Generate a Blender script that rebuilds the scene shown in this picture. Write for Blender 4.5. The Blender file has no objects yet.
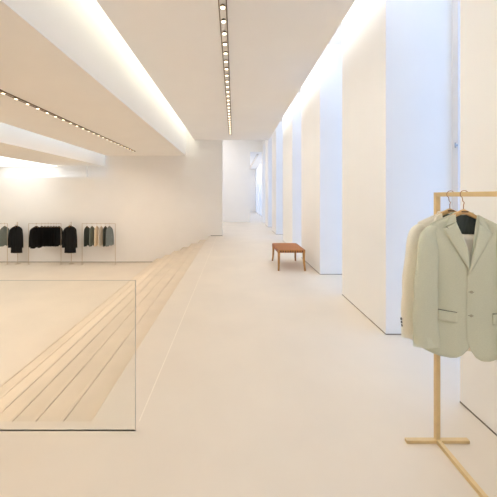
import bpy, bmesh, math, random
from mathutils import Vector, Matrix
random.seed(7)
S = bpy.context.scene
C = S.collection
F = 280.0 / 497.0           # focal length over frame width
EYE = 1.57                  # eye height above the upper floor

# ------------------------------------------------------------------ camera
cd = bpy.data.cameras.new('camera')
cam = bpy.data.objects.new('camera', cd)
C.objects.link(cam)
cam.location = (0, 0, EYE)
cam.rotation_euler = (math.pi / 2, 0, 0)
cd.sensor_width = 36
cd.lens = 36 * F
cd.shift_x = 14.5 / 497
cd.shift_y = -52.5 / 497
cd.clip_start = 0.05
cd.clip_end = 300
S.camera = cam

# ------------------------------------------------------------------ world, exposure
SKY = 2.5
w = bpy.data.worlds.new('sky')
S.world = w
w.use_nodes = True
bg = w.node_tree.nodes['Background']
bg.inputs[0].default_value = (0.4, 0.585, 1, 1)
bg.inputs[1].default_value = SKY
S.view_settings.view_transform = 'Standard'
S.view_settings.look = 'None'
S.view_settings.exposure = 0.0
S.view_settings.gamma = 1
S.view_settings.use_curve_mapping = False
S.cycles.max_bounces = 14
S.cycles.diffuse_bounces = 9
S.cycles.transparent_max_bounces = 12
S.cycles.sample_clamp_indirect = 8
TRACK_A = 38.5             # watts per lamp, track over the low soffit
TRACK_B = 12.0             # watts per lamp, hall track
WARMA = (1.0, 0.83, 0.64)
WARMB = (0.98, 1.0, 0.97)
SLOT_L = 14.5
SLOT_M = 14.2
SLOT_R = 12.5
PANEL = 2.9                 # luminous ceiling radiance
COVE = 2.2
FAR_POWER = 98.0
COOLL = (0.52, 0.72, 1.0)
COOLM = (0.92, 1.0, 0.97)
COOLR = (1.0, 0.98, 0.92)
PANC = (1.0, 0.97, 0.9)
COVC = (0.8, 0.88, 1.0)
FARC = (1.0, 0.97, 0.96)

# ------------------------------------------------------------------ materials
def nodes_of(name):
    m = bpy.data.materials.new(name)
    m.use_nodes = True
    nt = m.node_tree
    return m, nt, nt.nodes['Principled BSDF']

def mat(name, col, rough=0.6, var=0.04, scale=6.0, metal=0.0, bump=0.0, bscale=60.0, spec=0.4, stretch=(1, 1, 1)):
    m, nt, b = nodes_of(name)
    b.inputs['Roughness'].default_value = rough
    b.inputs['Metallic'].default_value = metal
    b.inputs['Specular IOR Level'].default_value = spec
    tc = nt.nodes.new('ShaderNodeTexCoord')
    mp = nt.nodes.new('ShaderNodeMapping')
    mp.inputs['Scale'].default_value = stretch
    nt.links.new(tc.outputs['Object'], mp.inputs['Vector'])
    n = nt.nodes.new('ShaderNodeTexNoise')
    n.inputs['Scale'].default_value = scale
    n.inputs['Detail'].default_value = 5
    nt.links.new(mp.outputs['Vector'], n.inputs['Vector'])
    r = nt.nodes.new('ShaderNodeValToRGB')
    r.color_ramp.elements[0].position = 0.3
    r.color_ramp.elements[1].position = 0.7
    r.color_ramp.elements[0].color = [c * (1 - var) for c in col] + [1]
    r.color_ramp.elements[1].color = [min(1, c * (1 + var)) for c in col] + [1]
    nt.links.new(n.outputs['Fac'], r.inputs['Fac'])
    nt.links.new(r.outputs['Color'], b.inputs['Base Color'])
    if bump:
        n2 = nt.nodes.new('ShaderNodeTexNoise')
        n2.inputs['Scale'].default_value = bscale
        nt.links.new(mp.outputs['Vector'], n2.inputs['Vector'])
        bp = nt.nodes.new('ShaderNodeBump')
        bp.inputs['Strength'].default_value = bump
        bp.inputs['Distance'].default_value = 0.01
        nt.links.new(n2.outputs['Fac'], bp.inputs['Height'])
        nt.links.new(bp.outputs['Normal'], b.inputs['Normal'])
    return m

def emit(name, col, strength):
    m = bpy.data.materials.new(name)
    m.use_nodes = True
    nt = m.node_tree
    nt.nodes.clear()
    e = nt.nodes.new('ShaderNodeEmission')
    e.inputs[0].default_value = (*col, 1)
    e.inputs[1].default_value = strength
    o = nt.nodes.new('ShaderNodeOutputMaterial')
    nt.links.new(e.outputs[0], o.inputs[0])
    return m

def glass(name, tint=(0.97, 0.99, 0.98), refl=0.05):
    m = bpy.data.materials.new(name)
    m.use_nodes = True
    nt = m.node_tree
    nt.nodes.clear()
    t = nt.nodes.new('ShaderNodeBsdfTransparent')
    t.inputs[0].default_value = (*tint, 1)
    g = nt.nodes.new('ShaderNodeBsdfGlossy')
    g.inputs['Roughness'].default_value = 0.02
    x = nt.nodes.new('ShaderNodeMixShader')
    x.inputs[0].default_value = refl
    nt.links.new(t.outputs[0], x.inputs[1])
    nt.links.new(g.outputs[0], x.inputs[2])
    o = nt.nodes.new('ShaderNodeOutputMaterial')
    nt.links.new(x.outputs[0], o.inputs[0])
    return m

WALL = mat('matte_white_plaster', (0.915, 0.90, 0.875), 0.85, 0.012, 1.5, spec=0.2)
DIMW = mat('dim_taupe_plaster', (0.50, 0.44, 0.37), 0.8, 0.05, 2)  # dark tone chosen so the unseen left wall returns less light
CEIL = mat('matte_ceiling_paint', (0.93, 0.90, 0.85), 0.9, 0.01, 1.5, spec=0.15)
STONE = mat('honed_cream_limestone', (0.75, 0.665, 0.555), 0.42, 0.035, 1.3, spec=0.35)
STEPST = mat('honed_limestone_steps', (0.75, 0.65, 0.52), 0.5, 0.05, 2.2, spec=0.3)
RISER = mat('added_riser_tan', (0.40, 0.26, 0.12), 0.6, 0.08, 3)  # invented tone, its dark warm bounce shades the tread feet
JOINT = mat('pale_joint_filler', (0.88, 0.80, 0.68), 0.7, 0.02)
GAP_SHADE = mat('painted_gap_shade', (0.24, 0.20, 0.16), 0.8, 0.05)  # dark tone painted as shade along the wall feet
WFRAME = mat('white_window_metal', (0.80, 0.78, 0.78), 0.45, 0.02)
STEEL = mat('brushed_steel', (0.45, 0.45, 0.45), 0.35, 0.05, 20, metal=1)
PANE = glass('window_glass')
CLEAR = glass('clear_guard_glass', (0.985, 0.99, 0.985), 0.03)
RIM = mat('glass_cut_edge', (0.30, 0.28, 0.23), 0.3, 0.05)
PAVE = mat('pale_pavement', (0.55, 0.55, 0.55), 0.8, 0.06)
LUM = emit('luminous_ceiling', PANC, PANEL)
COV = emit('cove_light_strip', COVC, COVE)
SLOTL = emit('slot_strip_low', COOLL, SLOT_L)
SLOTM = emit('slot_strip_high', COOLM, SLOT_M)
SLOTR = emit('slot_strip_pier', COOLR, SLOT_R)
LAMP = emit('warm_lamp_face', (1.0, 0.82, 0.55), 6.0)
CHAN = mat('dark_lamp_channel', (0.20, 0.15, 0.10), 0.6, 0.1)
BRASS = mat('satin_brass', (0.74, 0.56, 0.30), 0.5, 0.05, 12, metal=0.25, spec=0.5)
THINM = mat('thin_pale_bronze', (0.60, 0.50, 0.38), 0.5, 0.05, 12, metal=0.3)
WOOD = mat('amber_wood', (0.52, 0.27, 0.085), 0.45, 0.22, 9, stretch=(1, 1, 0.2))
LEATH = mat('tan_woven_leather', (0.56, 0.225, 0.05), 0.5, 0.15, 14)
LEATH2 = mat('brown_woven_leather', (0.32, 0.10, 0.025), 0.5, 0.15, 14)
STRAP_SHADE = mat('painted_strap_gap', (0.10, 0.035, 0.012), 0.6, 0.15, 14)
HWOOD = mat('hanger_wood', (0.66, 0.42, 0.19), 0.45, 0.15, 10, stretch=(0.3, 1, 2))
PINKM = mat('copper_hook', (0.50, 0.30, 0.20), 0.3, 0.05, metal=0.8)
INK = mat('dark_print', (0.10, 0.055, 0.03), 0.7, 0.05)
FSAGE = mat('sage_beige_suiting', (0.66, 0.665, 0.52), 0.9, 0.05, 260, bump=0.25, bscale=420, spec=0.15)
FBEIGE = mat('pale_beige_suiting', (0.92, 0.86, 0.72), 0.9, 0.05, 260, bump=0.25, bscale=420, spec=0.15)
LINING = mat('dark_grey_lining', (0.055, 0.068, 0.06), 0.55, 0.25, 30, stretch=(4, 1, 0.4))
BUTT = mat('dark_horn_button', (0.035, 0.03, 0.03), 0.4, 0.1)
BUTTL = mat('khaki_horn_button', (0.45, 0.42, 0.30), 0.4, 0.1)
SEAM = mat('seam_and_notch_shade', (0.19, 0.19, 0.13), 0.9, 0.05)  # thread tone, also painted shade at the lapel notch
FBLACK = mat('black_wool', (0.012, 0.012, 0.012), 0.85, 0.2, 40, spec=0.15)
FCHAR = mat('charcoal_green_wool', (0.065, 0.075, 0.065), 0.85, 0.15, 40, spec=0.2)
FGREY = mat('grey_green_wool', (0.18, 0.20, 0.17), 0.85, 0.12, 40, spec=0.2)
FBLUE = mat('blue_grey_wool', (0.21, 0.24, 0.23), 0.85, 0.12, 40, spec=0.2)
FCREAM = mat('cream_wool', (0.80, 0.68, 0.52), 0.85, 0.05, 40, spec=0.2)
FIVORY = mat('ivory_wool', (0.86, 0.77, 0.64), 0.85, 0.05, 40, spec=0.2)

def vary(m, amt):
    """each slab of stone is cut from a slightly different block"""
    nt = m.node_tree
    b = nt.nodes['Principled BSDF']
    src = b.inputs['Base Color'].links[0].from_socket
    oi = nt.nodes.new('ShaderNodeObjectInfo')
    mr = nt.nodes.new('ShaderNodeMapRange')
    mr.inputs['To Min'].default_value = 1 - amt
    mr.inputs['To Max'].default_value = 1 + amt
    nt.links.new(oi.outputs['Random'], mr.inputs['Value'])
    h = nt.nodes.new('ShaderNodeHueSaturation')
    nt.links.new(mr.outputs['Result'], h.inputs['Value'])
    nt.links.new(src, h.inputs['Color'])
    nt.links.new(h.outputs['Color'], b.inputs['Base Color'])
vary(STEPST, 0.06)

# ------------------------------------------------------------------ helpers
def bx(bm, x0, x1, y0, y1, z0, z1, mi=0):
    v = [bm.verts.new(p) for p in ((x0, y0, z0), (x1, y0, z0), (x1, y1, z0), (x0, y1, z0),
                                   (x0, y0, z1), (x1, y0, z1), (x1, y1, z1), (x0, y1, z1))]
    for q in ((3, 2, 1, 0), (4, 5, 6, 7), (0, 1, 5, 4), (1, 2, 6, 5), (2, 3, 7, 6), (3, 0, 4, 7)):
        f = bm.faces.new([v[i] for i in q])
        f.material_index = mi

def prism_y(bm, prof, y0, y1):
    """extrude an (x, z) outline along y"""
    a = [bm.verts.new((x, y0, z)) for x, z in prof]
    b = [bm.verts.new((x, y1, z)) for x, z in prof]
    n = len(prof)
    bm.faces.new(a)
    bm.faces.new(b[::-1])
    for i in range(n):
        j = (i + 1) % n
        bm.faces.new((a[i], b[i], b[j], a[j]))

def cyl(bm, p0, p1, r, n=12):
    tube(bm, [p0, p1], [r, r], n)

def tube(bm, pts, rad, n=10, flat=None, up=None):
    """tube along pts; flat = second radius list; up fixes the second axis"""
    pts = [Vector(p) for p in pts]
    rings = []
    side = None
    for i, p in enumerate(pts):
        t = (pts[min(i + 1, len(pts) - 1)] - pts[max(i - 1, 0)]).normalized()
        if up is not None:
            b = Vector(up)
            a = t.cross(b).normalized()
        else:
            if side is None:
                ref = Vector((0, 0, 1)) if abs(t.z) < 0.9 else Vector((0, 1, 0))
                side = t.cross(ref).normalized()
            side = (side - t * side.dot(t)).normalized()
            a = side
            b = t.cross(a)
        r2 = flat[i] if flat else rad[i]
        rings.append([bm.verts.new(p + a * rad[i] * math.cos(k * 2 * math.pi / n) + b * r2 * math.sin(k * 2 * math.pi / n)) for k in range(n)])
    for i in range(len(rings) - 1):
        for k in range(n):
            bm.faces.new((rings[i][k], rings[i][(k + 1) % n], rings[i + 1][(k + 1) % n], rings[i + 1][k]))
    bm.faces.new(rings[0][::-1])
    bm.faces.new(rings[-1])

def grid(bm, rows):
    """rows: list of lists of points -> quads"""
    vs = [[bm.verts.new(p) for p in r] for r in rows]
    for i in range(len(vs) - 1):
        for j in range(len(vs[0]) - 1):
            bm.faces.new((vs[i][j], vs[i][j + 1], vs[i + 1][j + 1], vs[i + 1][j]))
    return vs

def obj(name, bm, m, parent=None, smooth=False, loc=None, doubles=0):
    if doubles:
        bmesh.ops.remove_doubles(bm, verts=bm.verts, dist=doubles)
    bmesh.ops.recalc_face_normals(bm, faces=bm.faces)
    me = bpy.data.meshes.new(name)
    bm.to_mesh(me)
    bm.free()
    for mm in (m if isinstance(m, (list, tuple)) else [m]):
        me.materials.append(mm)
    if smooth:
        for p in me.polygons:
            p.use_smooth = True
    o = bpy.data.objects.new(name, me)
    C.objects.link(o)
    if parent:
        o.parent = parent
    if loc:
        o.location = loc
    return o

def solid(o, t, off=0.0, bevel=0.0):
    s = o.modifiers.new('thickness', 'SOLIDIFY')
    s.thickness = t
    s.offset = off
    return o

def bevel(o, wd, seg=2):
    b = o.modifiers.new('bevel', 'BEVEL')
    b.width = wd
    b.segments = seg
    b.limit_method = 'ANGLE'
    return o

def thing(name, label, cat, loc=(0, 0, 0), rotz=0, group=None):
    o = bpy.data.objects.new(name, None)
    o.empty_display_size = 0.1
    C.objects.link(o)
    o.location = loc
    o.rotation_euler = (0, 0, rotz)
    return tag(o, label, cat, group)

def tag(o, label, cat, group=None):
    o['label'] = label
    o['category'] = cat
    if group:
        o['group'] = group
    return o

def struct(name, bm, m, parent=None, **k):
    o = obj(name, bm, m, parent, **k)
    o['kind'] = 'structure'
    return o

def box(name, x0, x1, y0, y1, z0, z1, m, parent=None, st=False):
    bm = bmesh.new()
    bx(bm, x0, x1, y0, y1, z0, z1)
    return struct(name, bm, m, parent) if st else obj(name, bm, m, parent)

def dup(root, loc, rotz, label, group=None, mats=None):
    r = root.copy()
    C.objects.link(r)
    r.location = loc
    r.rotation_euler = (0, 0, rotz)
    r['label'] = label
    if group:
        r['group'] = group
    for ch in list(root.children):
        c = ch.copy()
        C.objects.link(c)
        c.parent = r
        for g in ch.children:
            d = g.copy()
            C.objects.link(d)
            d.parent = c
    return r

def lerp(pts, t):
    """piecewise linear through sorted (t, v)"""
    if t <= pts[0][0]:
        return pts[0][1]
    for (a, va), (b, vb) in zip(pts, pts[1:]):
        if t <= b:
            return va + (vb - va) * (t - a) / (b - a)
    return pts[-1][1]

def area(name, loc, size, power, col, parent=None, rot=(0, 0, 0)):
    l = bpy.data.lights.new(name, 'AREA')
    l.shape = 'RECTANGLE'
    l.size, l.size_y = size
    l.energy = power
    l.color = col
    o = bpy.data.objects.new(name, l)
    C.objects.link(o)
    o.location = loc
    o.rotation_euler = rot
    if parent:
        o.parent = parent
    return o

# ------------------------------------------------------------------ large structure
WX = 1.72         # hall face of the window piers
WD = 2.50         # window plane
ZL = -1.03        # lower floor
YB = 11.0         # back wall of the sales floor
ZH, ZS, ZW = 3.77, 3.15, 2.79   # hall ceiling, middle soffit, low ceiling
STX = -0.96       # top nosing
NEAR = 1.95       # front edge of the stair well
RISE, GO = 1.03 / 7, 0.34
X0 = -14.0
Y0 = -4.0

# upper floor: hall strip, near landing, room beyond
bm = bmesh.new()
bx(bm, STX, WD + 0.1, NEAR, 27.6, ZL, 0)
prism_y(bm, [(STX, 0), (STX - 0.03, 0), (STX - 0.036, -0.006), (STX - 0.036, -0.03), (STX, -0.03)], NEAR, YB - 0.004)
bx(bm, X0, WD + 0.1, Y0, NEAR, -0.25, 0)
bx(bm, -6.0, STX, YB + 0.35, 27.6, -0.25, 0)
floor_up = struct('floor', bm, STONE)
bm = bmesh.new()
bx(bm, X0, STX, Y0, YB + 0.6, ZL - 0.2, ZL)
struct('floor', bm, STONE)
box('trim_1', X0, STX, NEAR - 0.1, NEAR, ZL, -0.25, WALL, st=True)
box('trim_2', -0.664, -0.656, NEAR, YB, 0.0, 0.0012, JOINT, st=True)

# ceiling with its two drops
box('ceiling', -1.55, 1.365, Y0, YB, ZH, 5.3, CEIL, st=True)
box('ceiling', -5.0, -1.88, Y0, YB, ZS, 5.3, CEIL, st=True)
box('ceiling', X0, -5.3, Y0, YB + 0.5, ZW, 5.3, CEIL, st=True)
box('ceiling', X0, -1.55, Y0, YB + 0.5, 5.3, 5.5, CEIL, st=True)
box('ceiling', -6.0, WD + 0.1, YB, 17.2, 5.3, 5.5, CEIL, st=True)
box('ceiling', 0.7, WD + 0.1, 17.2, 27.6, 4.23, 5.5, CEIL, st=True)

# back wall with the lit slot above its left half
box('wall_back', -5.0, -0.45, YB, YB + 0.35, ZL, 5.3, WALL, st=True)
box('wall_back', X0, -5.0, YB, YB + 0.12, ZL, 2.30, WALL, st=True)
box('wall_back', X0, -5.0, YB + 0.5, YB + 0.62, ZL, 5.3, WALL, st=True)
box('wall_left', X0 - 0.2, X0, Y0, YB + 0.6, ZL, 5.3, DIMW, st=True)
box('wall_front', X0, WD + 0.1, Y0 - 0.2, Y0, ZL, 5.3, WALL, st=True)
# room beyond
box('wall_far', -6.0, 0.966, 16.9, 17.2, 0, 5.3, WALL, st=True)
box('wall_far', 0.966, WD + 0.1, 16.9, 17.2, 4.23, 5.3, WALL, st=True)
box('wall_beyond', -6.2, -6.0, YB + 0.35, 17.2, 0, 5.3, WALL, st=True)
box('wall_beyond', 0.7, 0.966, 17.2, 27.5, 0, 4.3, WALL, st=True)
box('wall_end', 0.7, WD + 0.1, 27.5, 27.7, 0, 4.3, WALL, st=True)

# window piers along the right
PIERS = [(-4.0, -2.9), (-1.7, -0.35), (0.80, 2.13), (3.17, 4.45), (5.60, 7.15), (8.25, 9.85), (11.44, 12.7), (14.1, 15.4), (16.5, 17.2)]
for a, b in PIERS:
    box('wall_right', WX, WD + 0.1, a, b, 0, 5.3, WALL, st=True)
FARP = [(18.6, 19.3), (20.6, 21.3), (22.6, 23.3), (24.6, 25.3), (26.6, 27.5)]
for a, b in FARP:
    box('wall_right', 2.10, WD + 0.1, a, b, 0, 4.3, WALL, st=True)
box('wall_right', WX + 0.1, WD + 0.1, Y0, 17.2, 4.6, 5.3, WALL, st=True)
# thin strips painted dark as the shade of a gap at the wall feet
def shade_strip(name, boxes):
    bm = bmesh.new()
    for q in boxes:
        bx(bm, *q)
    struct(name, bm, GAP_SHADE)
h = 0.011
for a, b in PIERS[2:8]:
    shade_strip('base_shade_right', [(WX - 0.003, WX, a - 0.003, b, 0, h), (WX, WD, a - 0.003, a, 0, h)])
shade_strip('base_shade_back', [(STX + 0.04, -0.45, YB - 0.004, YB, 0, 0.022), (X0, -3.05, YB - 0.004, YB, ZL, ZL + 0.02)])
shade_strip('base_shade_right', [(2.096, 2.10, a, b, 0, 0.03) for a, b in FARP])

# windows between the piers
gaps = [(a[1], b[0]) for a, b in zip(PIERS, PIERS[1:])] + [(17.2, 18.6)] + [(a[1], b[0]) for a, b in zip(FARP, FARP[1:])]
for i, (a, b) in enumerate(gaps):
    zt = 4.6 if b < 17.3 else 4.23
    r = bpy.data.objects.new('window_%d' % (i + 1), None)
    C.objects.link(r)
    r['kind'] = 'structure'
    bm = bmesh.new()
    fx0, fx1, t = WD - 0.03, WD + 0.03, 0.085
    bx(bm, fx0, fx1, a, a + t, 0, zt)
    bx(bm, fx0, fx1, b - t, b, 0, zt)
    bx(bm, fx0, fx1, a + t, b - t, 0, 0.07)
    bx(bm, fx0, fx1, a + t, b - t, zt - 0.07, zt)
    obj('window_frame', bm, WFRAME, r)
    bm = bmesh.new()
    bx(bm, WD - 0.004, WD + 0.004, a + t, b - t, 0.07, zt - 0.07)
    obj('window_pane', bm, PANE, r)
    if 0 < b < 6:
        bm = bmesh.new()
        bx(bm, fx0 - 0.02, fx0, b - 0.082, b - 0.072, 2.12, 2.14)
        bx(bm, fx0 - 0.03, fx0 - 0.02, b - 0.082, b - 0.072, 2.10, 2.16)
        obj('window_handle', bm, STEEL, r)
    p = area('daylight_portal', (WD + 0.09, (a + b) / 2, zt / 2), (zt, b - a), 1, (1, 1, 1), rot=(0, math.pi / 2, 0))
    p.data.cycles.is_portal = True
bm = bmesh.new()
bx(bm, 1.365, WX + 0.1, Y0, 17.2, 5.28, 5.29)
sk = struct('window_20', bm, PANE)
p = area('daylight_portal', (1.59, 3.5, 5.31), (0.45, 15.0), 1, (1, 1, 1))
p.data.cycles.is_portal = True
box('ground', WD + 0.1, 45, -15, 45, -0.3, -0.05, PAVE, st=True)

# ------------------------------------------------------------------ ceiling lights
lp = thing('luminous_ceiling', 'glowing white luminous ceiling panel at the far left over the lower floor', 'ceiling light')
bm = bmesh.new()
bx(bm, -9.4, -7.2, 5.0, YB + 0.4, ZW - 0.012, ZW - 0.002)
obj('diffuser', bm, LUM, lp)
cv = thing('cove_light', 'hidden light strip in the slot above the back wall of the lower floor', 'cove light', (0, 0, 0))
bm = bmesh.new()
bx(bm, X0 + 0.2, -5.05, YB + 0.2, YB + 0.3, 1.95, 2.0)
obj('light_strip', bm, COV, cv)

def slot_light(x, sg, z, ya, yb, label, m):
    t = thing('slot_light', label, 'cove light', (x, ya, z))
    bm = bmesh.new()
    bx(bm, 0 if sg > 0 else -0.02, 0.02 if sg > 0 else 0, 0, yb - ya, 0, 0.08)
    obj('light_strip', bm, m, t)
slot_light(-5.004, -1, 3.95, Y0 + 0.3, YB + 0.3, 'light strip hidden up in the slot beside the low left ceiling', SLOTL)
slot_light(-1.554, -1, 4.55, Y0 + 0.3, YB - 0.1, 'light strip hidden up in the slot beside the high hall ceiling', SLOTM)
slot_light(1.369, 1, 4.3, Y0 + 0.3, YB - 0.1, 'light strip hidden up in the slot above the window piers', SLOTR)

def track(x, z, ya, yb, n, wd, label, lamps, name='recessed_light_track', power=None, col=None, aim=0, cone=180):
    r = thing(name, label, 'track light', (x, ya, z))
    L = yb - ya
    bm = bmesh.new()
    bx(bm, -wd / 2, -wd / 2 + 0.012, 0, L, -0.012, 0)
    bx(bm, wd / 2 - 0.012, wd / 2, 0, L, -0.02, 0)
    bx(bm, -wd / 2, wd / 2, 0, 0.02, -0.02, 0)
    bx(bm, -wd / 2, wd / 2, L - 0.02, L, -0.02, 0)
    obj('channel', bm, CHAN, r)
    for k in range(n):
        y = (k + 0.5) * L / n
        bm = bmesh.new()
        tube(bm, [(0, y, 0), (0, y, -0.012), (0, y, -0.022)], [wd * 0.28, wd * 0.28, wd * 0.30], 10)
        s = obj('spotlight', bm, CHAN, r, smooth=False)
        bm = bmesh.new()
        tube(bm, [(0, y, -0.023), (0, y, -0.027)], [wd * 0.27, wd * 0.26], 10)
        obj('lamp_face', bm, LAMP, s)
    for k in range(lamps):
        area('track_lamp', (0, (k + 0.5) * L / lamps, -0.07), (wd, L / lamps * 0.8), power, col, r, (0, math.radians(aim), 0)).data.spread = math.radians(cone)
    return r

track(-3.50, ZS, -1.6, 9.85, 46, 0.08, 'recessed track of small spotlights along the low left soffit', 4, power=TRACK_A, col=WARMA, aim=12, cone=160)
track(-0.13, ZH, -1.6, 9.9, 44, 0.10, 'short recessed spotlight track in the high ceiling over the hall', 4, power=TRACK_B, col=WARMB, aim=-34, cone=115)

track(-1.5, 5.3, YB + 0.8, 16.5, 8, 0.12, 'added unseen spotlight track brightening the room beyond the end of the hall', 1, power=FAR_POWER, col=FARC)  # added track out of sight, lifts the dark room beyond
track(1.5, 4.23, 17.8, 27.0, 10, 0.10, 'spotlight track in the corridor seen through the far opening', 1, power=FAR_POWER * 0.6, col=(1.0, 0.84, 0.66))

# ------------------------------------------------------------------ steps and glass guard
st = thing('staircase', 'wide flight of low pale limestone steps down to the lower sales floor', 'stairs', (0, NEAR, ZL))
bm = bmesh.new()
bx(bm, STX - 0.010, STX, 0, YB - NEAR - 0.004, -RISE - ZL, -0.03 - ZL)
obj('riser', bm, RISER, st)['label'] = 'added unseen tan riser panel'  # hidden panels added to darken the foot of each tread
for k in range(6):
    bm = bmesh.new()
    xr = STX - GO * k
    zt = -RISE * (k + 1) - ZL
    prism_y(bm, [(xr - GO, 0), (xr, 0), (xr, zt), (xr - GO + 0.010, zt), (xr - GO + 0.009, zt - 0.008), (xr - GO - 0.001, zt - 0.008), (xr - GO - 0.002, zt), (xr - GO - 0.03, zt), (xr - GO - 0.036, zt - 0.006), (xr - GO - 0.036, zt - 0.03), (xr - GO, zt - 0.03)], 0, YB - NEAR - 0.004)  # lip and groove added so a dark line marks each tread edge
    sp = obj('step', bm, STEPST, st)
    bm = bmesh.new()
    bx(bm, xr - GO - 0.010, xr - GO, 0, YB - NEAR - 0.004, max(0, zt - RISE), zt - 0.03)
    obj('riser', bm, RISER, sp)['label'] = 'added unseen tan riser panel'

gd = thing('glass_guard', 'frameless clear glass balustrade at the top of the steps in the left foreground', 'glass railing', (-0.66, 1.87, 0))
bm = bmesh.new()
gx0 = -3.0
bx(bm, gx0, 0, 0, 0.012, 0.0, 1.005)
bm.normal_update()
for f in bm.faces:
    f.material_index = 0 if abs(f.normal.y) > 0.5 else 1
obj('pane', bm, [CLEAR, RIM], gd)

# ------------------------------------------------------------------ jackets
def make_jacket(name, label, cat, fab, L=0.80, detail=True, lining=LINING, straight=False, by=-.090):
    """hangs from the local origin (rail centre), faces -y; L scales length below the armpit"""
    t = thing(name, label, cat)
    NS, NZ = (26, 34) if detail else (8, 12)
    ks = L / 0.80
    zz = lambda z: z if z > -0.35 else -0.35 + (z + 0.35) * ks
    XO = [(-0.92, .215), (-0.72, .200), (-0.55, .184), (-0.35, .178), (-0.17, .172), (0, .172)]
    DF = [(-0.92, .085), (-0.6, .078), (-0.4, .085), (-0.3, .075), (-0.18, .035), (-0.1, .018)]
    xo = lambda z: lerp(XO, z)
    def yf(u, z, side=-1):
        e = max(0.0, 1 - (u / xo(z)) ** 2)
        d = lerp(DF, z)
        wr = 0.0045 * math.sin(u * 55 + z * 6) * min(1, max(0, (-z - 0.3) * 3))
        return side * d * e ** 0.55 + wr
    def shoulder(U):
        return -0.1125 - (abs(U) - 0.055) * 0.50
    HEML = [(-1, -.885), (-.65, -.904), (-.42, -.909), (-.28, -.902), (-.14, -.882), (-.02, -.855), (.10, -.805)]
    HEMR = [(-.06, -.79), (-.01, -.82), (.06, -.862), (.15, -.893), (.28, -.908), (.5, -.910), (1, -.880)]
    if straight:
        HEML = [(-1, -.895), (0, -.90), (.1, -.90)]
        HEMR = [(-.06, -.90), (1, -.895)]
    bm = bmesh.new()
    # left front (viewer's left)
    def panel(s0, s1, hem, top, off, side=-1):
        rows = []
        for i in range(NS + 1):
            s = s0 + (s1 - s0) * i / NS
            zb, zt = lerp(hem, s), top(s)
            col = []
            for j in range(NZ + 1):
                z = zb + (zt - zb) * j / NZ
                u = s * xo(z)
                edge = min(1.0, (1 - abs(s)) * 6)
                col.append((u, yf(u, z, side) + off * edge, zz(z)))
            rows.append(col)
        grid(bm, rows)
    def topl(s):
        U = s * 0.172
        return shoulder(U) if U <= -0.055 else lerp([(-0.055, -.1125), (-0.004, -.41), (0.02, -.41)], U)
    def topr(s):
        U = s * 0.172
        return shoulder(U) if U >= 0.06 else lerp([(-0.011, -.43), (-0.009, -.42), (0.06, -.115)], U)
    panel(-1, 0.1, HEML, topl, 0.0)
    panel(-0.06, 1, HEMR, topr, -0.006)
    def topb(s):
        U = s * 0.172
        return shoulder(U) if abs(U) > 0.055 else -0.1125 + 0.0
    panel(-1, 1, [(-1, -.895 if straight else -.880), (0, -.885), (1, -.895 if straight else -.880)], topb, 0.0, 1)
    bo = obj('body', bm, fab, t, smooth=True, doubles=0.0008)
    solid(bo, 0.003, 0)
    # sleeves
    for sg in (-1, 1):
        P = [(-.140, -.188), (-.164, -.205), (-.182, -.232), (-.192, -.275), (-.197, -.34), (-.209, -.45), (-.218, -.60), (-.217, -.75), (-.212, -.852)]
        R = [.016, .029, .040, .048, .054, .059, .062, .066, .069]
        Dp = [.022, .030, .036, .042, .045, .047, .046, .042, .036]
        Y = [0, -.006, -.016, -.032, -.050, -.070, -.082, -.086, -.086]
        if detail:   # resample smoothly
            def cr(a, k, f):
                p0, p1, p2, p3 = a[max(k - 1, 0)], a[k], a[k + 1], a[min(k + 2, len(a) - 1)]
                return 0.5 * (2 * p1 + (p2 - p0) * f + (2 * p0 - 5 * p1 + 4 * p2 - p3) * f * f + (3 * p1 - p0 - 3 * p2 + p3) * f ** 3)
            px = [p[0] for p in P]; pz = [p[1] for p in P]
            nx = []
            for k in range(len(P) - 1):
                for f in (0, 0.33, 0.66):
                    nx.append((cr(px, k, f), cr(Y, k, f), cr(pz, k, f), cr(R, k, f), cr(Dp, k, f)))
            nx.append((px[-1], Y[-1], pz[-1], R[-1], Dp[-1]))
        else:
            nx = [(P[k][0], Y[k], P[k][1], R[k], Dp[k]) for k in range(len(P))]
        bm = bmesh.new()
        ksl = 1 + (ks - 1) * 0.35
        pts = [(-sg * a[0] if sg > 0 else a[0], a[1], a[2] if a[2] > -.35 else -.35 + (a[2] + .35) * ksl) for a in nx]
        pts = [(abs(p[0]) * sg, p[1], p[2]) for p in pts]
        n = 20 if detail else 8
        tube(bm, pts, [a[3] for a in nx], n, [a[4] for a in nx], up=(0, 1, 0))
        if detail:
            for v in bm.verts:
                if v.co.z < -.3:
                    v.co.y += 0.004 * math.sin(v.co.z * 38 + v.co.x * 60)
                    v.co.x += 0.0025 * math.sin(v.co.z * 31 + 1.0)
            # hollow cuff
            end = [f for f in bm.faces if len(f.verts) == n and f.calc_center_median().z < -.7]
            ret = bmesh.ops.inset_region(bm, faces=end, thickness=0.004)
            ret = bmesh.ops.extrude_face_region(bm, geom=end)
            bmesh.ops.translate(bm, verts=[v for v in ret['geom'] if isinstance(v, bmesh.types.BMVert)], vec=(0, 0, 0.06))
        so = obj('sleeve', bm, fab, t, smooth=True)
        if detail:
            for k in range(3):
                bm = bmesh.new()
                z = -.745 - .019 * k
                cx = sg * (.217 - .005 * k / 2 + .0655 - (.018 if by > -.06 else 0))
                tube(bm, [(cx - sg * .004, by, z), (cx + sg * .003, by - .002, z)], [.0085, .0085], 10)
                o = obj('cuff_button', bm, BUTT, so)
                o['label'] = 'small black cuff button'
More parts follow.
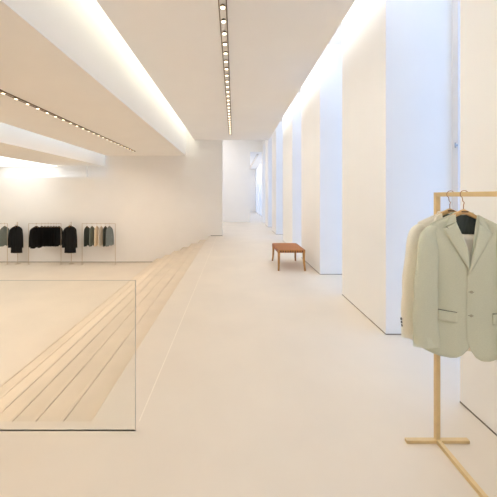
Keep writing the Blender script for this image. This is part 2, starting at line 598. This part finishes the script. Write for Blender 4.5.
    # lapels and collar
    def strip(name, inner, outer, lift_i, lift_o, n=16, m=6, mtl=fab):
        bm = bmesh.new()
        rows = []
        def along(P, f):
            d = [0]
            for a, b in zip(P, P[1:]):
                d.append(d[-1] + math.dist(a, b))
            f *= d[-1]
            return lerp(list(zip(d, [p[0] for p in P])), f), lerp(list(zip(d, [p[1] for p in P])), f)
        for i in range(n + 1):
            a, b = along(inner, i / n), along(outer, i / n)
            r = []
            for j in range(m + 1):
                q = j / m
                u, z = a[0] + (b[0] - a[0]) * q, a[1] + (b[1] - a[1]) * q
                lift = lift_i + (lift_o - lift_i) * q + 0.006 * math.sin(q * math.pi)
                r.append((u, yf(u, min(z, -.115), -1) - lift, z))
            rows.append(r)
        grid(bm, rows)
        o = obj(name, bm, mtl, t, smooth=True)
        solid(o, 0.004, 0)
        return o
    if detail:
        strip('lapel', [(-.050, -.155), (-.024, -.235), (-.002, -.325), (-.003, -.412)], [(-.114, -.196), (-.090, -.25), (-.048, -.335), (-.0035, -.414)], .014, .012)
        strip('lapel', [(.066, -.160), (.040, -.25), (.010, -.35), (-.010, -.445)], [(.128, -.216), (.094, -.27), (.038, -.36), (-.0095, -.447)], .020, .018)
        strip('collar', [(-.052, -.112), (-.050, -.152)], [(-.082, -.128), (-.100, -.182)], .016, .012, 8)
        strip('collar', [(.058, -.112), (.064, -.158)], [(.086, -.13), (.112, -.2)], .018, .014, 8)
        # notch lines: dark tubes painted as shade at the folded cloth edge
        bm = bmesh.new()
        for P in ([(-.100, -.184), (-.086, -.196)], [(.112, -.204), (.102, -.216)]):
            tube(bm, [(u, yf(u, z) - .017, z) for u, z in P], [.0028] * 2, 6)
        obj('notch_shade', bm, SEAM, t)
        # back neck band
        bm = bmesh.new()
        rows = []
        for k in range(13):
            a = math.pi * k / 12
            u = .056 * math.cos(a)
            y = .016 + .030 * math.sin(a)
            rows.append([(u, y, -.118), (u * 1.02, y + .002, -.104), (u * 1.06, y + .01, -.106), (u * 1.15, y + .016, -.14)])
        grid(bm, rows)
        solid(obj('neck_band', bm, fab, t, smooth=True), .004, 0)
        # lining sheet on the inside of the back
        bm = bmesh.new()
        rows = []
        for i in range(15):
            u = -.14 + .28 * i / 14
            rows.append([(u, max(.0, yf(u, z, 1)) - .006 - (0 if abs(u) < .1 else .0), z) for z in [(-.112 - max(0, abs(u) - .055) * .5 - .006) * (1 - q) + -.60 * q for q in [k / 14 for k in range(15)]]])
        grid(bm, rows)
        o = obj('lining', bm, lining, t, smooth=True)
        o['label'] = 'dark grey lining'
        # pockets
        for sg in (-1, 1):
            c0, c1 = (-.150, -.060) if sg < 0 else (.118, .205)
            bm = bmesh.new()
            rows = []
            for i in range(9):
                u = c0 + (c1 - c0) * i / 8
                tilt = (u - c0 if sg < 0 else c1 - u) * -.08
                rows.append([(u, yf(u * .93, z + tilt) - (.010 if sg < 0 else .015) - q, z + tilt) for z, q in ((-.646, 0), (-.652, .003), (-.67, .004), (-.69, .004), (-.703, .001))])
            grid(bm, rows)
            solid(obj('pocket_flap', bm, fab, t, smooth=True), .004, 0)
            bm = bmesh.new()
            tube(bm, [(u, yf(u * .93, -.644) - (.012 if sg < 0 else .018), -.644 + (u - c0 if sg < 0 else c1 - u) * -.08) for u in (c0, (c0 + c1) / 2, c1)], [.002] * 3, 6)
            obj('pocket_seam', bm, SEAM, t)
        # breast dart on the viewer's left
        bm = bmesh.new()
        tube(bm, [(u, yf(u, z) - .003, z) for u, z in ((-.098, -.42), (-.100, -.5), (-.104, -.58), (-.108, -.64))], [.0014] * 4, 6)
        obj('dart_seam', bm, fab, t)
        for z in (-.535, -.665):
            bm = bmesh.new()
            u = .010
            y = yf(u, z) - .012
            tube(bm, [(u, y + .004, z), (u, y, z), (u, y - .003, z)], [.0075, .0085, .007], 12)
            o = obj('button', bm, BUTTL, t)
            bm = bmesh.new()
            tube(bm, [(u - .014, y + .003, z), (u + .012, y + .001, z)], [.0016] * 2, 6)
            obj('buttonhole', bm, SEAM, t)
    else:
        bm = bmesh.new()
        rows = []
        for k in range(9):
            a = 2 * math.pi * k / 8
            rows.append([(.058 * math.cos(a), .03 * math.sin(a), -.125), (.052 * math.cos(a), .026 * math.sin(a), -.095)])
        grid(bm, rows)
        solid(obj('collar', bm, fab, t, smooth=True), .005, 0)
    return t

def make_hanger(name, label, detail=True, wd=.128, group=None, low=0.0):
    t = thing(name, label, 'hanger', group=group)
    bm = bmesh.new()
    n = 24
    prof = []
    for k in range(n + 1):
        u = -wd + 2 * wd * k / n
        a = abs(u)
        zt = -.082 - a * .48 - a * a * 1.2 - low * a / (a + .03)
        hh = .030 - .012 * (a / wd)
        prof.append((u, zt, hh))
    rows = []
    for u, zt, hh in prof:
        d = .011 - .006 * abs(u) / wd
        rows.append([(u, -d, zt - hh * .1), (u, -d, zt - hh * .9), (u, 0, zt - hh), (u, d, zt - hh * .9), (u, d, zt - hh * .1), (u, 0, zt), (u, -d, zt - hh * .1)])
    vs = grid(bm, rows)
    o = obj('shoulder_bar', bm, HWOOD if detail else WOOD, t, smooth=True, doubles=0.0005)
    if detail:
        bevel(o, .002)
    # hook: a question-mark wire over the rail
    pts = [(0, 0, -.090), (0, 0, -.060), (.004, 0, -.048), (-.004, 0, -.038)]
    R = .021
    for k in range(13):
        a = math.radians(-120 - k * 22)
        pts.append((R * math.cos(a) + .004, 0, R * math.sin(a) + .0))
    bm = bmesh.new()
    tube(bm, pts, [.0024 if detail else .004] * len(pts), 8)
    obj('hook', bm, PINKM if detail else THINM, t, smooth=True)
    if detail:
        bm = bmesh.new()
        x = -.017
        for k, ww in enumerate((.006, .004, .005, .004, .005, .004)):
            bx(bm, x, x + ww, -.0135, -.0118, -.1015, -.095)
            x += ww + .0012
        obj('printed_mark', bm, INK, t)
    return t

# clothes rack in the right foreground
RX = 1.295
RZ = 1.58
YP = 1.786
rk = thing('clothes_rack', 'slim satin brass clothes rack beside the pier in the right foreground', 'clothes rack', (RX, YP, 0))
for y in (0, -1.30):
    bm = bmesh.new()
    bx(bm, -.013, .013, y - .013, y + .013, 0.026, RZ + .013)
    bevel(obj('post', bm, BRASS, rk), .002)
bm = bmesh.new()
bx(bm, -.013, .013, -1.287, -.013, RZ - .013, RZ + .013)
bevel(obj('rail', bm, BRASS, rk), .002)
bm = bmesh.new()
bx(bm, -.013, .013, -1.313, .013, 0, .026)
bevel(obj('floor_bar', bm, BRASS, rk), .002)
for y in (0, -1.30):
    bm = bmesh.new()
    bx(bm, -.20, .20, y - .013, y + .013, 0, .020)
    bevel(obj('foot', bm, BRASS, rk), .002)

YAW = math.radians(-9)
yj, yk = 1.580, 1.68
hz = RZ - .0
jf = make_jacket('suit_jacket', 'sage two-button suit jacket hanging foremost on the brass rack', 'jacket', FSAGE, by=-.05)
jf.location = (RX, yj, hz)
jf.rotation_euler = (0, 0, YAW)
jf.scale = (1.0, .54, 1)
jb = make_jacket('suit_jacket', 'pale beige suit jacket hanging behind the sage one, black buttons on its cuff', 'jacket', FBEIGE)
jb.location = (RX, yk, hz)
jb.rotation_euler = (0, 0, YAW)
jb.scale = (1.02, .54, 1)
hf = make_hanger('clothes_hanger', 'wooden hanger holding the sage jacket at the front of the brass rack')
hf.location = (RX, yj, hz)
hf.rotation_euler = (0, 0, YAW)
hb = dup(hf, (RX, yk, hz), YAW, 'wooden hanger holding the pale beige jacket behind, nearest the rack post')

# folded trousers over the front hanger, seen in the open collar
bm = bmesh.new()
rows = []
for k in range(9):
    u = -.06 + .12 * k / 8
    rows.append([(u, -.004, -.70), (u, -.004, -.5), (u, -.006, -.26), (u, -.002, -.232), (u, .004, -.228), (u, .010, -.235), (u, .011, -.5), (u, .011, -.68)])
grid(bm, rows)
tr = obj('folded_trousers', bm, FBEIGE, smooth=True)
solid(tr, .004, 0)
tr.location = (RX, yj, hz)
tr.rotation_euler = (0, 0, YAW)
tag(tr, 'pale beige trousers folded over the hanger inside the front sage jacket', 'trousers')

# ------------------------------------------------------------------ bench
bn = thing('woven_bench', 'low amber wooden bench with woven tan leather seat on splayed curved legs', 'bench', (1.212, 6.33, 0))
BW, BL, BH = .575, .88, .43
bm = bmesh.new()
hw, hl = BW / 2, BL / 2
rail = .038
for q in ((-hw, hw, -hl, -hl + rail), (-hw, hw, hl - rail, hl), (-hw, -hw + rail, -hl + rail, hl - rail), (hw - rail, hw, -hl + rail, hl - rail)):
    bx(bm, *q, BH - .052, BH - .008)
bevel(obj('seat_frame', bm, WOOD, bn), .004)
# woven straps: long ones and cross ones alternately over and under
wv = bpy.data.objects.new('woven_seat', None)
bm = bmesh.new()
nx, ny = 11, 17
pw, pl = (BW - .02) / nx, (BL - .02) / ny
for i in range(nx):
    x = -hw + .01 + pw * (i + .5)
    rows = []
    for j in range(ny * 2 + 1):
        y = -hl + .01 + pl * j / 2
        z = BH + .003 * math.cos(math.pi * (j / 2 + i))
        rows.append([(x - pw * .44, y, z), (x + pw * .44, y, z)])
    rows = [[(r[0], -hl - .004, BH - .055), (r[1], -hl - .004, BH - .055)] for r in [[q[0] for q in rows[0]]]] + [[(rows[0][0][0], -hl - .004, BH), (rows[0][1][0], -hl - .004, BH)]] + rows + [[(rows[0][0][0], hl + .004, BH), (rows[0][1][0], hl + .004, BH)], [(rows[0][0][0], hl + .004, BH - .055), (rows[0][1][0], hl + .004, BH - .055)]]
    grid(bm, rows)
o = obj('seat_weave', bm, LEATH, bn)
solid(o, .003, 0)
bpy.data.objects.remove(wv)
bm = bmesh.new()
for j in range(ny):
    y = -hl + .01 + pl * (j + .5)
    rows = []
    for i in range(nx * 2 + 1):
        x = -hw + .01 + pw * i / 2
        z = BH - .003 * math.cos(math.pi * (i / 2 + j))
        rows.append([(x, y - pl * .42, z), (x, y + pl * .42, z)])
    y0, y1 = y - pl * .42, y + pl * .42
    rows = [[(-hw - .004, y0, BH - .055), (-hw - .004, y1, BH - .055)], [(-hw - .004, y0, BH), (-hw - .004, y1, BH)]] + rows + [[(hw + .004, y0, BH), (hw + .004, y1, BH)], [(hw + .004, y0, BH - .055), (hw + .004, y1, BH - .055)]]
    grid(bm, rows)
o = obj('cross_weave', bm, LEATH2, bn)
solid(o, .003, 0)
bm = bmesh.new()
for i in range(nx - 1):
    x = -hw + .01 + pw * (i + 1)
    bx(bm, x - .012, x + .012, -hl - .009, -hl - .002, BH - .05, BH - .006)  # solid dark bars painted as the shade between strap ends
o = obj('strap_gap_shade', bm, STRAP_SHADE, bn)
for sx in (-1, 1):
    for sy in (-1, 1):
        bm = bmesh.new()
        pts, ra = [], []
        for k in range(9):
            q = k / 8
            sp = .012 * math.sin(q * math.pi * .9) * -1 + .05 * q ** 2.2
            pts.append((sx * (hw - .022 + sp * .3), sy * (hl - .02 + sp), (BH - .01) * (1 - q)))
            ra.append(.029 - .009 * q)
        tube(bm, pts, ra, 10)
        obj('leg', bm, WOOD, bn, smooth=True)

# ------------------------------------------------------------------ racks against the back wall
def wall_rack(xa, xb, label, y=10.66, top=0.475):
    t = thing('wall_clothes_rack', label, 'clothes rack', ((xa + xb) / 2, y, ZL), group=None)
    hwid = (xb - xa) / 2
    H = top - ZL
    for s in (-1, 1):
        bm = bmesh.new()
        bx(bm, s * hwid - .006, s * hwid + .006, -.006, .006, 0, H)
        obj('post', bm, THINM, t)
        bm = bmesh.new()
        bx(bm, s * hwid - .007, s * hwid + .007, -.09, .09, 0, .008)
        obj('foot', bm, THINM, t)
    bm = bmesh.new()
    bx(bm, -hwid + .006, hwid - .006, -.006, .006, H - .012, H)
    obj('rail', bm, THINM, t)
    return t

YR = 10.62
X = lambda px, y=YR: (px - 234.3) * y / 280.0
TOP = 1.57 - (223.4 - 196) * YR / 280.0
wall_rack(X(29), X(61.3), 'thin metal rack holding the row of black jackets against the back wall', YR, TOP)
wall_rack(X(82.4), X(115.6), 'thin metal rack holding grey and cream jackets at the right of the back wall', YR, TOP)
wall_rack(X(-24), X(7.6), 'thin metal rack cut off at the left edge of the picture', YR, TOP)
def coat_stand(x, label):
    t = thing('coat_stand', label, 'coat stand', (x, YR + .12, ZL))
    H = TOP + .05 - ZL
    bm = bmesh.new()
    bx(bm, -.006, .006, -.006, .006, .008, H)
    obj('post', bm, THINM, t)
    bm = bmesh.new()
    bx(bm, -.006, .006, -.16, -.006, H - .10, H - .088)
    obj('arm', bm, THINM, t)
    bm = bmesh.new()
    tube(bm, [(0, 0, 0), (0, 0, .008)], [.09, .09], 20)
    obj('base', bm, THINM, t)
    return H
HC = coat_stand(X(18.0, YR + .12), 'single thin post stand behind the leftmost black coat')
coat_stand(X(71.6, YR + .12), 'single thin post stand behind the black coat between the two racks')

railz = TOP - .006
hpro = make_hanger('clothes_hanger', 'hanger of the leftmost black coat on its stand', detail=False, wd=.12, low=.035)
hpro.scale = (1, .4, 1)
zc = 0.546
coat = make_jacket('long_coat', 'long black coat at the far left facing out on a single stand', 'coat', FBLACK, L=1.14, detail=False, straight=True)
coat.scale = (1.04, .5, 1)
coat.location = (X(17.2, YR), YR - .02, zc)
hpro.location = (X(17.2, YR), YR - .02, zc)
dup(coat, (X(70.8), YR - .02, zc), 0, 'long black coat facing out between the black jackets and the grey and cream rack')
dup(hpro, (X(70.8), YR - .02, zc), 0, 'hanger of the black coat between the two racks')

jk = {'long': [make_jacket('hanging_jacket', 'x', 'jacket', FBLACK, L=.84, detail=False), 0]}
jk['long'][0].scale = (.9, .5, 1)
for nm, m in (('black', FBLACK), ('charcoal', FCHAR), ('grey', FGREY), ('cream', FCREAM), ('ivory', FIVORY), ('blue', FBLUE)):
    jk[nm] = [make_jacket('hanging_jacket', nm, 'jacket', m, L=.72, detail=False), 0]
    jk[nm][0].scale = (.86, .30, 1)
used_h = [0]
def hang(nm, px, rot, label, group, hl):
    j = jk[nm]
    loc = (X(px), YR, railz)
    if j[1] == 0:
        o = j[0]
        o.location = loc
        o.rotation_euler = (0, 0, math.radians(rot))
        o['label'] = label
        o['group'] = group
    else:
        o = dup(j[0], loc, math.radians(rot), label, group)
    j[1] = 1
    dup(hpro, loc, math.radians(rot), hl, None)
    return o
ords = ['first', 'second', 'third', 'fourth', 'fifth', 'sixth', 'seventh', 'eighth', 'ninth']
bl = [(36.6, 50), (42.0, 84), (45.2, 92), (48.4, 86), (51.2, 93), (54.0, 88), (56.6, 94), (59.2, 88)]
for k, (px, rot) in enumerate(bl):
    lab = 'black jacket, %s from the left on the rack of black jackets' % ords[k]
    if k == 0:
        lab = 'black jacket turned half outward at the left end of the black rack'
    o = hang('long' if k == 0 else 'black', px, rot, lab, 'black jackets on the back wall rack', 'hanger of the %s black jacket on the black rack' % ords[k])
gl = [('charcoal', 87.2, 86, 'charcoal jacket at the left end of the grey and cream rack'),
      ('grey', 92.3, 88, 'grey green jacket, second from the left on the grey and cream rack'),
      ('cream', 97.0, 90, 'cream jacket just right of the two grey ones on the right rack'),
      ('ivory', 101.4, 88, 'ivory jacket in the middle right of the grey and cream rack'),
      ('charcoal', 105.6, 90, 'charcoal jacket just right of the pale ones on the right rack'),
      ('blue', 109.6, 78, 'blue grey jacket at the right end of the grey and cream rack')]
for k, (nm, px, rot, lab) in enumerate(gl):
    hang(nm, px, rot, lab, 'jackets on the grey and cream rack', 'hanger of the %s jacket on the grey and cream rack' % ords[k])
hang('grey', 4.8, 84, 'grey green jacket on the rack cut off at the left picture edge', 'jackets on the left edge rack', 'hanger on the rack cut off at the left picture edge')
